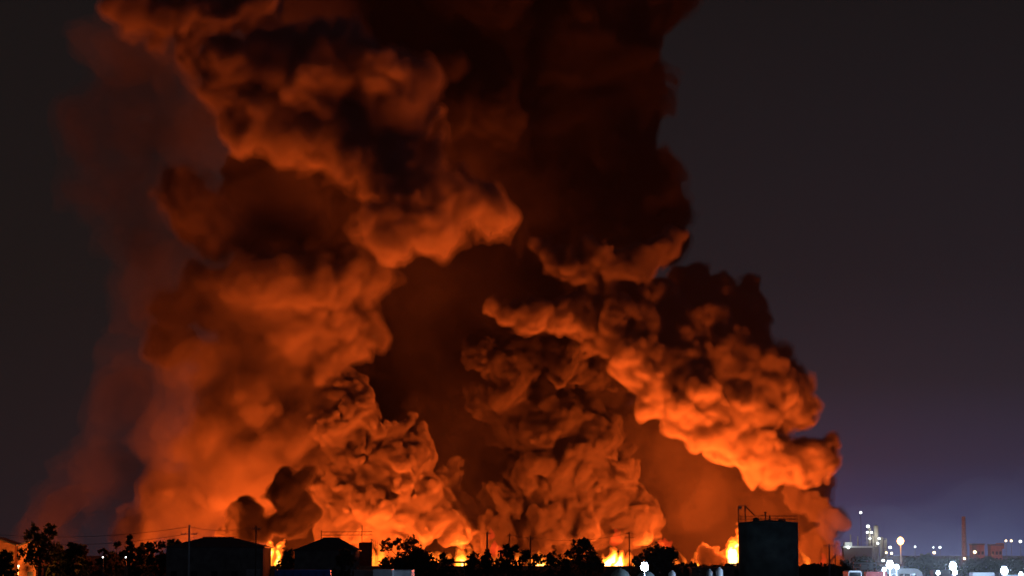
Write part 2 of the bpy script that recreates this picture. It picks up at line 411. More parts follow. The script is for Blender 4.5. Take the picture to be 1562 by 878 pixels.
def leaf_mat(name, col):
    m = mat(name, col, .8, .5, 1.2)
    t = m.node_tree; b = t.nodes['Principled BSDF']; out = t.nodes['Material Output']
    tl = t.nodes.new('ShaderNodeBsdfTranslucent'); mx = t.nodes.new('ShaderNodeMixShader'); mx.inputs[0].default_value = .45
    tl.inputs[0].default_value = (col[0] * 2.6, col[1] * 2.0, col[2] * 1.2, 1)
    t.links.new(b.outputs[0], mx.inputs[1]); t.links.new(tl.outputs[0], mx.inputs[2]); t.links.new(mx.outputs[0], out.inputs['Surface'])
    return m
LEAF = [leaf_mat('leaves_%d' % k, c) for k, c in enumerate(((.045, .07, .03), (.06, .085, .035), (.04, .06, .035), (.08, .08, .035)))]
E_white = emit('lamp_white', (.75, .88, 1), 60)
E_small = emit('lamp_small_white', (.9, 1, .95), 9)
E_warm = emit('lamp_warm', (1, .72, .38), 9)
E_flare = emit('flare_orange', (1, .42, .10), 14)

# ------------------------------------------------------------------ storage tank
def storage_tank():
    Y = 400.0
    x0 = hx(1172, Y); R = 45 * m_px(Y); H = hz(797, Y)
    t = thing('storage_tank', (x0, Y, 0), 'big dark cylindrical storage tank with railing and ladder tower on its roof', 'tank')
    MB().lathe([(R, 0), (R, H)], 56).build('shell', M_tank, t, True)
    rings = 5
    for k in range(1, rings):
        MB().lathe([(R + .02, H * k / rings - .05), (R + .05, H * k / rings), (R + .02, H * k / rings + .05)], 56).build('weld_band', M_tank, t)
    MB().lathe([(R + .10, H - .02), (R + .10, H + .10), (R * .5, H + .35), (.3, H + .55)], 56).build('roof', M_tank, t)
    post = MB().bar((0, 0, 0), (0, 0, 1.15), .035)
    pm = None
    n = 22
    def ang(k): return 2 * PI * k / n
    for k in range(n):
        a = ang(k)
        loc = ((R - .05) * math.cos(a), (R - .05) * math.sin(a), H + .1)
        if pm is None:
            o = post.build('rail_post', M_steel, t, loc=loc); pm = o.data
        else:
            o = bpy.data.objects.new('rail_post', pm); o.location = loc; link(o, t)
    for z in (.6, 1.12):
        pts = [((R - .05) * math.cos(2 * PI * k / 66), (R - .05) * math.sin(2 * PI * k / 66), H + .1 + z) for k in range(46, 46 + 58)]
        MB().path(pts, .035).build('hand_rail', M_steel, t)
    # ladder tower at the edge
    lx = -R + .05; top = H + 26 * m_px(Y)
    for dx, dyy in ((0, -.55), (1.15, -.55), (0, .55), (1.15, .55)):
        MB().bar((lx + dx, dyy, H - 2.0 if dx == 0 else H), (lx + dx, dyy, top), .06).build('tower_post', M_steel, t)
    MB().box(lx - .1, lx + 1.3, -.65, .65, top, top + .08).build('tower_platform', M_steel, t)
    MB().box(lx - .02, lx + .5, -.60, -.10, top - .55, top - .08).build('control_box', M_galv, t)
    for q in (-.55, .55): MB().bar((lx + 1.15, q, top), (lx + 2.75, q, H + 1.35), .06).build('stair_rail', M_steel, t)
    MB().bar((lx + 2.75, -.55, H + 1.35), (lx + 4.55, -.55, H + 1.35), .05).bar((lx + 2.75, -.55, H + .75), (lx + 4.55, -.55, H + .75), .04).build('walkway_rail', M_steel, t)
    for k in range(9):
        MB().bar((lx, -.55, H - 1.6 + k * .4), (lx, .55, H - 1.6 + k * .4), .03).build('ladder_rung', M_steel, t)
    MB().bar((lx + 4.6, -.4, H), (lx + 4.6, -.4, H + 1.7), .13).build('vent_pipe', M_steel, t)
    MB().lathe([(.22, H + 1.7), (.30, H + 1.78), (.1, H + 1.95)], 10, (lx + 4.6, -.4, 0)).build('vent_cap', M_steel, t)
    MB().bar((lx + 5.4, -.2, H), (lx + 5.4, -.2, H + 1.25), .16).build('vent_pipe', M_steel, t)
    MB().lathe([(.55, H), (.55, H + .75), (.2, H + .95)], 12, (lx + 2.9, -1.2, 0)).build('manhole', M_steel, t)
    MB().lathe([(.65, H), (.65, H + .6), (.5, H + .68)], 12, (lx + 7.4, -1.0, 0)).build('manhole', M_steel, t)
    # spiral stair rail down the lit side
    MB().bar((R - .25, -1.8, 0), (R - .25, -1.8, H - .3), .10).build('drain_pipe', M_galv, t)
storage_tank()

# ------------------------------------------------------------------ warehouses and sheds
def hip_shed(label, px0, px1, eave, ridge0, ridge1, ridge, Y, depth, wallm, seed):
    x0, x1 = hx(px0, Y), hx(px1, Y)
    ze, zr = hz(eave, Y), hz(ridge, Y)
    r0, r1 = hx(ridge0, Y), hx(ridge1, Y)
    xc = (x0 + x1) / 2
    t = thing('warehouse', (xc, Y, 0), label, 'warehouse')
    a, b = x0 - xc, x1 - xc
    MB().box(a + .4, b - .4, .4, depth - .4, 0, ze - .004).build('wall', wallm, t)
    c, d = r0 - xc, r1 - xc
    ym = depth / 2
    rf = MB().add([(a, 0, ze), (b, 0, ze), (b, depth, ze), (a, depth, ze), (c, ym, zr), (d, ym, zr), (a, 0, ze - .25), (b, 0, ze - .25), (b, depth, ze - .25), (a, depth, ze - .25)],
             [(0, 1, 5, 4), (1, 2, 5), (2, 3, 4, 5), (3, 0, 4), (6, 7, 1, 0), (7, 8, 2, 1), (8, 9, 3, 2), (9, 6, 0, 3), (9, 8, 7, 6)]).build('roof', M_roof, t)
    MB().bar((c, ym, zr + .05), (d, ym, zr + .05), .18).build('ridge_cap', M_roof, rf)
    n = max(3, int((b - a) / 3.4))
    for k in range(n):
        x = a + (k + .5) * (b - a) / n
        wd = MB().box(x - .6, x + .6, .34, .42, 1.4, 2.8).build('window', M_glass, t)
        MB().box(x - .75, x + .75, .30, .40, 1.24, 1.36).build('sill', M_conc, wd)
    MB().box(b - 3.6, b - .9, .33, .42, .05, 3.2 if ze > 4 else 2.4).build('roller_door', M_galv, t)
    return t

hip_shed('long dark hip-roofed warehouse with a power pole before it', 250, 404, 833, 300, 350, 819, 450, 16, M_wall, 1)
hip_shed('dark hip-roofed warehouse next to the small tank and gantry', 446, 545, 838, 488, 514, 820, 460, 13, M_wall, 2)

def gable_shed(label, px0, px1, eave, ridgepx, ridge, Y, depth, wallm):
    x0, x1 = hx(px0, Y), hx(px1, Y); xc = (x0 + x1) / 2
    t = thing('shed', (xc, Y, 0), label, 'shed')
    a, b, c = x0 - xc, x1 - xc, hx(ridgepx, Y) - xc
    ze, zr = hz(eave, Y), hz(ridge, Y)
    MB().prism([(a + .3, 0), (b - .3, 0), (b - .3, ze), (c, zr - .08), (a + .3, ze)], .3, depth).build('wall', wallm, t)
    MB().prism([(a, ze - .1), (c, zr), (b, ze - .1), (b, ze + .18), (c, zr + .28), (a, ze + .18)], 0, depth + .3).build('roof', M_roof, t)
    dr = MB().box(c - .6, c + .6, .22, .32, 0, 2.2).build('door', M_steel, t)
    MB().box(c + .42, c + .5, .14, .22, 1.0, 1.15).build('handle', M_galv, dr)
    return t
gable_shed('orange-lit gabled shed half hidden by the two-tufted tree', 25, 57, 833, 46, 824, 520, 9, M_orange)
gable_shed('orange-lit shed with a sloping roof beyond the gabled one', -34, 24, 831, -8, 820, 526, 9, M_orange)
lp = thing('wall_lamp', (hx(30, 512), 511, 0), 'sodium lamp on a short post before the orange-lit sheds', 'lamp')
MB().bar((0, 0, 0), (0, 0, 3.3), .07).build('post', M_galv, lp)
MB().lathe([(.10, 3.3), (.2, 3.5), (.1, 3.7)], 10).build('bulb', E_warm, lp)
point_light((0, -1.5, 3.6), 9000, (1, .30, .06), .2, lp, 'lamp_light')

# low buildings and boundary wall
def flat_shed(label, px0, px1, top, Y, depth, wallm):
    x0, x1 = hx(px0, Y), hx(px1, Y); xc = (x0 + x1) / 2; z = hz(top, Y)
    t = thing('low_building', (xc, Y, 0), label, 'building')
    L = x1 - xc
    MB().box(-L, L, 0, depth, 0, z - .3).build('wall', wallm, t)
    MB().box(-L - .4, L + .4, -.4, depth + .4, z - .296, z).build('roof', M_conc, t)
    n = max(2, int(2 * L / 3))
    for k in range(n):
        x = -L + (k + .5) * 2 * L / n
        wd = MB().box(x - .5, x + .5, -.06, .02, max(.8, z - 1.9), z - .8).build('window', M_glass, t)
        MB().box(x - .62, x + .62, -.12, .0, max(.8, z - 1.9) - .1, max(.8, z - 1.9) - .005).build('sill', M_conc, wd)
    return t
flat_shed('low grey flat-roofed building under the round-topped tree', 604, 640, 856, 590, 8, M_conc)
flat_shed('low grey flat-roofed building between the tree and the portal frame', 644, 686, 857, 596, 8, M_conc)
flat_shed('low grey building with a pale roof edge before the flame tree', 1055, 1120, 864, 560, 8, M_conc)

def portal():
    Y = 520; xa, xb = hx(685, Y), hx(723, Y); xc = (xa + xb) / 2; z = hz(855, Y)
    t = thing('portal_frame', (xc, Y, 0), 'pale portal frame with two posts and a flat canopy', 'gateway')
    MB().box(xa - xc, xb - xc, 0, 3, z - .45, z).build('canopy', M_galv, t)
    for px in (708, 721):
        MB().box(hx(px, Y) - xc - .2, hx(px, Y) - xc + .2, .1, .5, 0, z - .45).build('post', M_white, t)
portal()

def boundary_wall():
    Y = 640.0; h = 2.9; step = 6.0
    t = thing('boundary_wall', (0, Y, 0), 'long dark concrete boundary wall in front of the burning ground', 'wall')
    pm = MB().box(-step / 2 + .2, step / 2 - .2, -.08, .08, 0, h); om = MB().box(-.2, .2, -.2, .2, 0, h + .12)
    a = b = None
    for k in range(-27, 27):
        x = k * step
        for nm, mb, xx in (('wall_panel', pm, x + step / 2), ('wall_post', om, x)):
            ref = a if nm == 'wall_panel' else b
            if ref is None:
                o = mb.build(nm, M_conc, t, loc=(xx, 0, 0))
                if nm == 'wall_panel': a = o.data
                else: b = o.data
            else:
                o = bpy.data.objects.new(nm, ref); o.location = (xx, 0, 0); link(o, t)
boundary_wall()

# gantry with pipes and the small tank behind warehouse two
def gantry():
    Y = 700.0; xa, xb = hx(489, Y), hx(568, Y); xc = (xa + xb) / 2
    t = thing('pipe_gantry', (xc, Y, 0), 'thin pipe gantry with twin beams between two posts over the warehouse', 'gantry')
    for px, top in ((490, 808), (552, 800)):
        x = hx(px, Y) - xc
        MB().bar((x, 0, 0), (x, 0, hz(top, Y)), .17).build('post', M_steel, t)
    for py in (810.5, 815.5):
        MB().bar((xa - xc, 0, hz(py, Y)), (xb - xc, 0, hz(py - .6, Y)), .11).build('beam', M_steel, t)
    n = 9
    for k in range(n):
        x = xa - xc + (k + .5) * (xb - xa) / n
        MB().bar((x, 0, hz(815.4, Y)), (x + .6, 0, hz(810.5, Y)), .05).build('brace', M_steel, t)
gantry()

def small_tank():
    Y = 680.0; xc = hx(557.5, Y); R = 10.2 * m_px(Y); H = hz(827, Y)
    t = thing('small_tank', (xc, Y, 0), 'small red-brown upright tank with a ladder beside the gantry', 'tank')
    MB().lathe([(R, 0), (R, H), (R * .6, H + .15)], 28).build('shell', mat('rust_paint', (.20, .08, .06), .8, .4, 1), t, True)
    for dx in (0, .55):
        MB().bar((R + .9 + dx, 0, 0), (R + .9 + dx, 0, H + .4), .06).build('ladder_rail', M_steel, t)
    for k in range(20):
        MB().bar((R + .9, 0, .5 + k * .48), (R + 1.45, 0, .5 + k * .48), .035).build('ladder_rung', M_steel, t)
    MB().bar((R * .8, 0, H), (R * 1.0, 0, H + .9), .14).bar((R * 1.0, 0, H + .9), (R * .7, 0, H + 1.1), .14).build('vent', M_steel, t)
small_tank()

# ------------------------------------------------------------------ poles and wires
def pole(label, px, top, Y, arms=((0, 1.1),), r=.14, m=M_wood, insul=True):
    t = thing('utility_pole', (hx(px, Y), Y, 0), label, 'pole')
    z = hz(top, Y)
    MB().bar((0, 0, 0), (0, 0, z), r, 8, r * .7).build('post', m, t)
    for dz, L in arms:
        zz = z - .35 - dz
        MB().box(-L, L, -.06, .06, zz - .08, zz + .08).build('crossarm', m, t)
        if insul:
            for s in (-.9, -.45, .45, .9):
                MB().lathe([(.05, 0), (.09, .08), (.05, .22)], 8, (s * L, 0, zz + .08)).build('insulator', M_galv, t)
    return (hx(px, Y), Y, z - .3)
p1 = pole('tall utility pole with one crossarm before the long warehouse', 288, 800, 430, ((1.3, 1.6),), .22, M_galv)
p2 = pole('utility pole beside the wall of the long warehouse', 390, 800, 440, ((.4, .9),), .16)
p3 = pole('thick lamp post between the red flames', 743, 810, 600, ((.1, 1.0),), .3, M_steel, False)
p4 = pole('thin pole among the trees past the thick lamp post', 777, 812, 620, ((.4, .8),), .13)
p5 = pole('short dark pole between the trees by the lumpy smoke', 809, 816, 620, ((.5, .9),), .22)
p6 = pole('utility pole with two crossarms beside the white-hot flame', 960, 810, 560, ((.1, 1.1), (1.1, 1.1)), .17)
p7 = pole('short pole with a lamp head over the white-hot flame', 943, 842, 560, (), .1, M_steel, False)
p8 = pole('pale utility pole with crossarm beyond the storage tank', 1265, 829, 520, ((.1, 1.3),), .22, M_galv)
MB().lathe([(.1, 0), (.3, .12), (.3, .35), (.08, .5)], 10).build('lamp_head', M_steel, [o for o in COL.objects if o.get('label', '').startswith('short pole with a lamp')][0], loc=(0, 0, hz(842, 560)))

def lamp_arm():
    Y = 420
    t = thing('street_lamp', (hx(1274, Y), Y, 0), 'dark street lamp with a slanting lit arm beside the pale pole', 'street lamp')
    z = hz(845, Y)
    MB().bar((0, 0, 0), (0, 0, z), .09, 8).build('post', M_steel, t)
    MB().bar((0, 0, z - .2), (-1.5, 0, z - 1.7), .07).build('arm', M_galv, t)
    MB().box(-.25, .25, -.12, .12, z, z + .12).build('lamp_head', M_galv, t)
lamp_arm()

def wire(label, a, b, sag):
    a, b = np.array(a), np.array(b)
    pts = [a + (b - a) * k / 16 - np.array((0, 0, sag * 4 * (k / 16) * (1 - k / 16))) for k in range(17)]
    o = MB().path([p - pts[0] for p in pts], .035, 4).build('power_line', M_steel, loc=pts[0])
    tag(o, label, 'cable')
off = pole('utility pole out past the shed carrying the slack wires', -60, 806, 470, ((.4, 1.3),), .2)
wire('upper slack power line running from the tall pole over the treetops', p1, off, 1.6)
wire('lower slack power line running from the tall pole over the treetops', (p1[0], p1[1], p1[2] - 1.3), (off[0], off[1], off[2] - 1.3), 1.8)
wire('power line between the two poles of the long warehouse', p1, p2, .7)
wire('power line from the thin pole to the short dark pole', p4, p5, .5)
wire('power line from the short dark pole to the two-crossarm pole', p5, p6, 1.4)

# ------------------------------------------------------------------ trees
def tree(name, label, px, top, Y, wpx, seed, blobs=None, leaf=0, dens=1.0, group=None):
    rng = np.random.default_rng(seed)
    H = hz(top, Y); W = wpx * m_px(Y)
    t = thing(name, (hx(px, Y), Y, 0), label, 'tree' if 'bush' not in name else 'bush', group=group)
    tr = MB()
    r0 = .05 * H ** .8
    if blobs is None:
        blobs = []
        for k in range(int(rng.integers(6, 10))):
            a = rng.uniform(0, 2 * PI); q = rng.uniform(.1, .36)
            blobs.append((math.cos(a) * q, rng.uniform(.38, .86) , rng.uniform(.14, .26), math.sin(a) * q))
        blobs.append((rng.uniform(-.12, .12), .88, .13, 0))
        blobs += [(s * .3, .3, .24, 0) for s in (-1, 0, 1)]
    trunk_top = H * .55
    tr.bar((0, 0, 0), (0, 0, trunk_top), r0, 8, r0 * .55)
    V = []; Fc = []
    for bx, bzf, br, by in blobs:
        c = np.array((bx * W, by * W, bzf * H)); R = br * W
        Rz = min(R * 1.05, H * .2)
        if c[2] + Rz > H: c[2] = H - Rz
        tr.bar((0, 0, trunk_top * .6 + .2 * c[2]), c, r0 * .38, 5, r0 * .1)
        n = int(rng.integers(170, 240) * dens * max(.5, min(2.2, (R / 1.6) ** 1.5)))
        for _ in range(max(8, n // 9)):
            d = rng.standard_normal(3); d /= np.linalg.norm(d)
            cc = c + d * np.array((R, R, Rz)) * rng.uniform(.35, 1.05) ** .6
            for _ in range(9):
                p = cc + rng.normal(0, .26, 3) * max(.6, R * .5)
                s = rng.uniform(.24, .52)
                u = rng.standard_normal(3); u /= np.linalg.norm(u)
                q = np.cross(u, rng.standard_normal(3)); q /= np.linalg.norm(q)
                i = len(V)
                V += [p - u * s, p + q * s * .55, p + u * s, p - q * s * .55]
                Fc.append((i, i + 1, i + 2, i + 3))
    tr.build('trunk', M_bark, t)
    cr = MB(); cr.v = [tuple(map(float, v)) for v in V]; cr.f = Fc
    cr.build('crown', LEAF[leaf % 4], t)
    return t

tree('tall_tree', 'tall dark tree with two tufts rising over the orange-lit shed', 61, 794, 480, 62, 1,
     [(-.18, .84, .16, 0), (-.2, .74, .19, .05), (.24, .87, .15, 0), (.2, .78, .2, 0), (.0, .62, .24, 0), (-.3, .5, .25, 0), (.3, .5, .25, 0), (0, .4, .3, 0)])
ROW = 'dark trees in the row beside the long warehouse'
for k, (px, top, wd, Y, lab) in enumerate((
        (8, 838, 40, 490, 'dark tree in front of the shed with the sloping roof'),
        (92, 828, 38, 500, 'low dark tree next to the tall two-tufted tree'),
        (112, 823, 40, 480, 'domed dark tree, second along from the two-tufted tree'),
        (132, 829, 34, 505, 'dark tree between the domed tree and the thin-leaved tree'),
        (178, 822, 30, 500, 'dark tree between the thin-leaved tree and the conifer'),
        (212, 829, 30, 490, 'low dark tree just past the pointed conifer'),
        (228, 822, 32, 505, 'dark tree second past the conifer toward the long warehouse'),
        (246, 821, 34, 480, 'broad dark tree against the end of the long warehouse'),
        (262, 817, 28, 510, 'dark tree poking up behind the eave of the long warehouse'))):
    tree('broadleaf_tree', lab, px, top, Y, wd, 20 + k, leaf=k, group=ROW)
tree('conifer_tree', 'pointed dark conifer standing up out of the bushy row', 198, 815, 485, 30, 31,
     [(0, .95, .07, 0), (-.03, .86, .14, 0), (.05, .77, .2, 0), (0, .66, .26, 0), (-.05, .54, .32, 0), (.05, .42, .36, 0)], 2)
tree('thin_tree', 'thin-leaved tree with fire glow showing through its gaps', 158, 834, 470, 44, 32, dens=.45, leaf=3)
tree('broadleaf_tree', 'small tree between the yellow flame and the second warehouse', 440, 835, 480, 36, 33)
tree('broadleaf_tree', 'small round tree right in front of the second warehouse wall', 522, 836, 430, 40, 34)
tree('broadleaf_tree', 'large round-topped tree rising beside the small tank', 612, 820, 500, 66, 35, leaf=1)
tree('broadleaf_tree', 'lower tree leaning on the round-topped tree', 650, 834, 505, 56, 36)
tree('broadleaf_tree', 'low tree ending the clump above the portal frame', 680, 842, 510, 30, 37)
tree('broadleaf_tree', 'low bushy tree below the thick lamp post', 722, 843, 520, 38, 38)
tree('broadleaf_tree', 'tree hiding the foot of the thick lamp post', 744, 836, 515, 30, 39, leaf=2)
tree('thin_tree', 'sparse tree with orange fire shining through its leaves', 766, 838, 512, 34, 40, dens=.5, leaf=3)
tree('broadleaf_tree', 'dark round tree at the foot of the thin pole', 782, 829, 515, 34, 41)
tree('broadleaf_tree', 'dark tree at the foot of the short dark pole', 808, 838, 520, 32, 42)
tree('thin_tree', 'sparse low tree in front of the lumpy smoke bank', 838, 842, 515, 40, 43, dens=.6)
tree('broadleaf_tree', 'dark tree joining the sparse tree to the twin-topped one', 868, 838, 515, 36, 44)
tree('broadleaf_tree', 'broad twin-topped tree before the white-hot flame', 896, 818, 500, 52, 45, leaf=1)
tree('broadleaf_tree', 'broad leafy tree behind the starburst floodlight', 1003, 831, 480, 74, 46)
tree('broadleaf_tree', 'small tree beside the pole with two crossarms', 972, 846, 505, 26, 47)
for k, (px, top, wd) in enumerate(((1050, 858, 40), (1075, 861, 36), (1108, 858, 40))):
    tree('low_bush', 'low dark bush between the leafy tree and the storage tank', px, top, 600, wd, 60 + k, group='bushes by the storage tank')
for k, (px, top, wd) in enumerate(((1226, 860, 30), (1246, 858, 34), (1268, 860, 34), (1292, 852, 40))):
    tree('low_bush', 'low dark bush at the foot of the pale utility pole', px, top, 600, wd, 70 + k, group='bushes by the pale pole')
for k, (px, top, wd) in enumerate(((1318, 846, 50), (1395, 848, 46), (1412, 843, 40), (1440, 850, 50), (1482, 851, 46), (1512, 848, 50), (1545, 850, 56))):
    tree('broadleaf_tree', 'dim blue-tinted tree behind the floodlit vehicles', px, top, 640, wd, 80 + k, group='trees behind the floodlit vehicles')

# ------------------------------------------------------------------ floodlights
def floodlight(label, px, py, Y, P, heads=4, scale=1.0):
    z = hz(py, Y)
    t = thing('floodlight_mast', (hx(px, Y), Y, 0), label, 'floodlight')
    MB().bar((0, 0, 0), (0, 0, z - .45 * scale), .06, 8, .04).build('mast', M_galv, t)
    for k in range(3):
        a = 2 * PI * k / 3
        MB().bar((0, 0, 1.0), (1.1 * math.cos(a), 1.1 * math.sin(a), 0), .05).build('leg', M_galv, t)
    for k in range(heads):
        x = (k - (heads - 1) / 2) * .62 * scale
        R = .34 * scale
        h = MB().lathe([(R * .35, z + R * .9), (R * .8, z + R * 1.15), (R * .3, z + R * 1.5)], 14, (x, -.15, 0)).build('lamp_head', M_galv, t)
        MB().lathe([(R * .3, z - R * .95), (R * .75, z - R * .66), (R, z), (R * .75, z + R * .66), (R * .3, z + R * .95)], 16, (x, -.15, 0)).build('lens', E_white, h, True)
    point_light((0, -.7, z), P, (.45, .66, 1), .3, t, 'flood_light')
floodlight('lone floodlight mast shining before the leafy tree', 983, 864, 272, 5e3, 1, 1.35)
floodlight('brightest floodlight globe above the white coach roof', 1357, 861, 288, 1.5e4, 1, 1.35)
floodlight('small floodlight low at the end of the white coach', 1348, 868, 290, 1.5e3, 1, .7)
floodlight('single floodlight close beside the brightest globe', 1367, 864, 292, 1.5e3, 1, .8)
floodlight('floodlight globe over the white truck by the chimney', 1453, 863, 290, 5e3, 1, 1.35)
floodlight('low floodlight at the front of the white truck', 1430, 873, 295, 2e3, 1, .7)
floodlight('low floodlight at the rear of the white truck', 1456, 873, 296, 2e3, 1, .7)
floodlight('floodlight globe beside the boxy white cabin', 1531, 870, 288, 5e3, 1, 1.35)
floodlight('low floodlight over the last white vehicle', 1556, 875, 286, 2e3, 1, .7)

# ------------------------------------------------------------------ vehicles
def wheels(t, xs, y0, y1, r=.5):
    for x in xs:
        for y in (y0, y1):
            wv = MB()
            n = 16
            wv.add([(x + r * math.cos(2 * PI * k / n), y + s * .14, r + r * math.sin(2 * PI * k / n)) for s in (-1, 1) for k in range(n)],
                   [(k, (k + 1) % n, (k + 1) % n + n, k + n) for k in range(n)] + [tuple(range(n - 1, -1, -1)), tuple(range(n, 2 * n))])
            o = wv.build('wheel', M_rub, t)
            MB().box(x - .2, x + .2, y - .16, y + .16, r - .2, r + .2).build('rim', M_galv, o)

def truck(label, px, top, Y, length, body, rz=0.0, cab=M_white, box_h=None):
    """box truck, long axis along x, cab at +x"""
    H = hz(top, Y) if box_h is None else box_h
    t = thing('box_truck', (hx(px, Y), Y, 0), label, 'truck', rz)
    L = length / 2; w_ = 1.2
    cl = min(2.1, length * .35)
    bx = L - cl - .15
    c = .12
    MB().prism([(-L, 1.0), (bx, 1.0), (bx, H - c), (bx - c, H), (-L + c, H), (-L, H - c)], -w_, w_).build('cargo_box', body, t)
    for k in range(int((bx + L) / 1.0)):
        x = -L + .5 + k * 1.0
        MB().box(x - .03, x + .03, -w_ - .03, -w_ - .002, 1.05, H - .2).build('rib', body, t)
    MB().box(-L, bx, -w_ * .8, w_ * .8, .7, .996).build('chassis', M_steel, t)
    hc = min(H - .2, 3.0)
    cb = MB().prism([(bx + .15, .6), (L, .6), (L, 1.6), (L - .35, hc - .2), (L - .6, hc), (bx + .15, hc)], -w_ * .96, w_ * .96).build('cab', cab, t)
    MB().prism([(L + .01, 1.65), (L - .32, hc - .25), (L - .27, hc - .25), (L + .05, 1.65)], -w_ * .85, w_ * .85).build('windscreen', M_glass, cb)
    for s in (-1, 1):
        MB().box(bx + .6, L - .55, s * w_ * .96 - .02, s * w_ * .96 + .02, 1.6, hc - .45).build('side_window', M_glass, cb)
        MB().box(L - .05, L + .06, s * .8 - .18, s * .8 + .18, .85, 1.1).build('headlight', M_galv, t)
    wheels(t, (-L + 1.0, L - 1.0), -w_ + .1, w_ - .1)
    return t

truck('blue box trailer truck parked end to end below the warehouses', 476, 868, 300, 9.4, M_blue, 0, M_blue)
truck('white box truck seen end on next to the blue trailer', 555, 868, 292, 6.5, M_white, PI / 2 + .05)
truck('white box truck seen end on, middle of the three', 586, 867, 290, 6.5, M_white, PI / 2)
truck('white box truck seen end on, farthest along from the blue trailer', 617, 868, 294, 6.5, M_white, PI / 2 - .04)
truck('white truck with a box body between two low floodlights', 1442, 868, 345, 4.2, M_white, 0)
truck('boxy white cabin truck beside the last floodlight globe', 1507, 872, 305, 4.6, M_white, .02)
truck('last white vehicle at the end of the floodlit row', 1556, 876, 300, 4.6, M_white, 0)
truck('red and white truck cab parked nearest the pipe manifold', 1325, 871, 305, 4.4, M_redp, PI)

def coach():
    Y = 312.0; xc = hx(1373, Y); H = hz(866, Y); L = 33 * m_px(Y)
    t = thing('coach', (xc, Y, 0), 'white coach with rounded end under the brightest floodlights', 'coach')
    pr = [(-L, .5), (L, .5), (L, 2.4), (L - .25, H - .5), (L - .8, H - .08), (L - 1.2, H), (-L + .3, H), (-L, H - .3)]
    MB().prism(pr, -1.25, 1.25).build('body', M_white, t)
    for k in range(5):
        x = -L + .7 + k * (2 * L - 1.6) / 5
        MB().box(x, x + (2 * L - 1.6) / 5 - .12, -1.28, -1.252, 1.8, H - .7).build('window', M_glass, t)
    MB().box(-L * .4, L * .1, -.8, .8, H + .003, H + .25).build('roof_unit', M_galv, t)
    wheels(t, (-L + 1.2, L - 1.3), -1.1, 1.1)
coach()

def pickup():
    Y = 300.0; xc = hx(1304, Y); H = hz(869.5, Y)
    t = thing('van', (xc, Y, 0), 'dark-windowed van beside the red and white truck', 'van')
    w_ = 1.0
    MB().prism([(-w_, .4), (w_, .4), (w_, 1.9), (w_ - .16, H - .15), (w_ - .35, H), (-w_ + .35, H), (-w_ + .16, H - .15), (-w_, 1.9)], 0, 5).build('body', M_white, t)
    MB().prism([(-w_ + .12, 1.95), (w_ - .12, 1.95), (w_ - .28, H - .2), (-w_ + .28, H - .2)], -.03, .04).build('windscreen', M_glass, t)
    for s in (-1, 1):
        MB().box(s * .72 - .16, s * .72 + .16, -.04, .02, .9, 1.15).build('headlight', M_galv, t)
        MB().box(s * 1.12 - .1, s * 1.12 + .1, .1, .25, 1.9, 2.25).build('mirror', M_rub, t)
        for y in (.9, 4.1):
            MB().bar((s * .78, y, .38), (s * 1.0, y, .38), .38, 14).build('wheel', M_rub, t)
pickup()

# ------------------------------------------------------------------ domed tanks near the lone floodlight
def dome(label, px, top, Y, rpx, m, group=None):
    R = rpx * m_px(Y); H = hz(top, Y)
    t = thing('water_tank', (hx(px, Y), Y, 0), label, 'tank', group=group)
    prof = [(R, 0), (R, H - R)] + [(R * math.cos(a), H - R + R * math.sin(a)) for a in (.25, .5, .8, 1.1, 1.35, 1.52)]
    MB().lathe(prof, 28).build('body', m, t, True)
    for k in range(1, 4):
        MB().lathe([(R, (H - R) * k / 4 - .06), (R + .04, (H - R) * k / 4), (R, (H - R) * k / 4 + .06)], 28).build('rib', m, t)
    MB().lathe([(.16, H - .03), (.16, H + .06), (.05, H + .08)], 12).build('lid', m, t)
dome('pale green dome-topped water tank away from the floodlight', 946, 866.5, 300, 15.5, M_dome)
dome('pale green dome-topped water tank right under the lone floodlight', 985, 870, 300, 16, M_dome)
dome('small pale domed tank between the floodlight and the storage tank', 1025, 870, 300, 5.5, M_white)
dome('slim grey-white domed tank beside its brighter twin', 1082, 868, 300, 5, M_galv)
dome('slim bright white domed tank close to the storage tank', 1097, 865, 300, 5.5, M_white)

def manifold():
    Y = 380.0; xc = hx(1318, Y)
    t = thing('pipe_manifold', (xc, Y, 0), 'cluster of pale upright pipes and boxes behind the van', 'pipework')
    rng = random.Random(5)
    for k in range(9):
        x = hx(1303 + k * 4.2, Y) - xc
        MB().bar((x, rng.uniform(0, 1), 0), (x, .5, hz(rng.uniform(852, 864), Y)), .16).build('pipe', M_galv, t)
    for py in (858, 864):
        MB().bar((hx(1302, Y) - xc, .3, hz(py, Y)), (hx(1336, Y) - xc, .3, hz(py, Y)), .15).build('header_pipe', M_white, t)
    MB().box(hx(1312, Y) - xc, hx(1322, Y) - xc, -.4, .2, hz(868, Y), hz(860, Y)).build('valve_box', M_white, t)
    MB().box(hx(1325, Y) - xc, hx(1331, Y) - xc, -.4, .2, hz(868, Y), hz(857, Y)).build('valve_box', M_white, t)
manifold()

# ------------------------------------------------------------------ far refinery
YR = 1900.0
def lampdot(parent, px, py, Y, m, r=.8):
    o = MB().lathe([(r * .4, -r * .7), (r * .8, -r * .3), (r * .8, r * .3), (r * .4, r * .7)], 10).build('lamp', m, parent)
    o.location = at(px, py, Y) - np.array(parent.location)
    return o

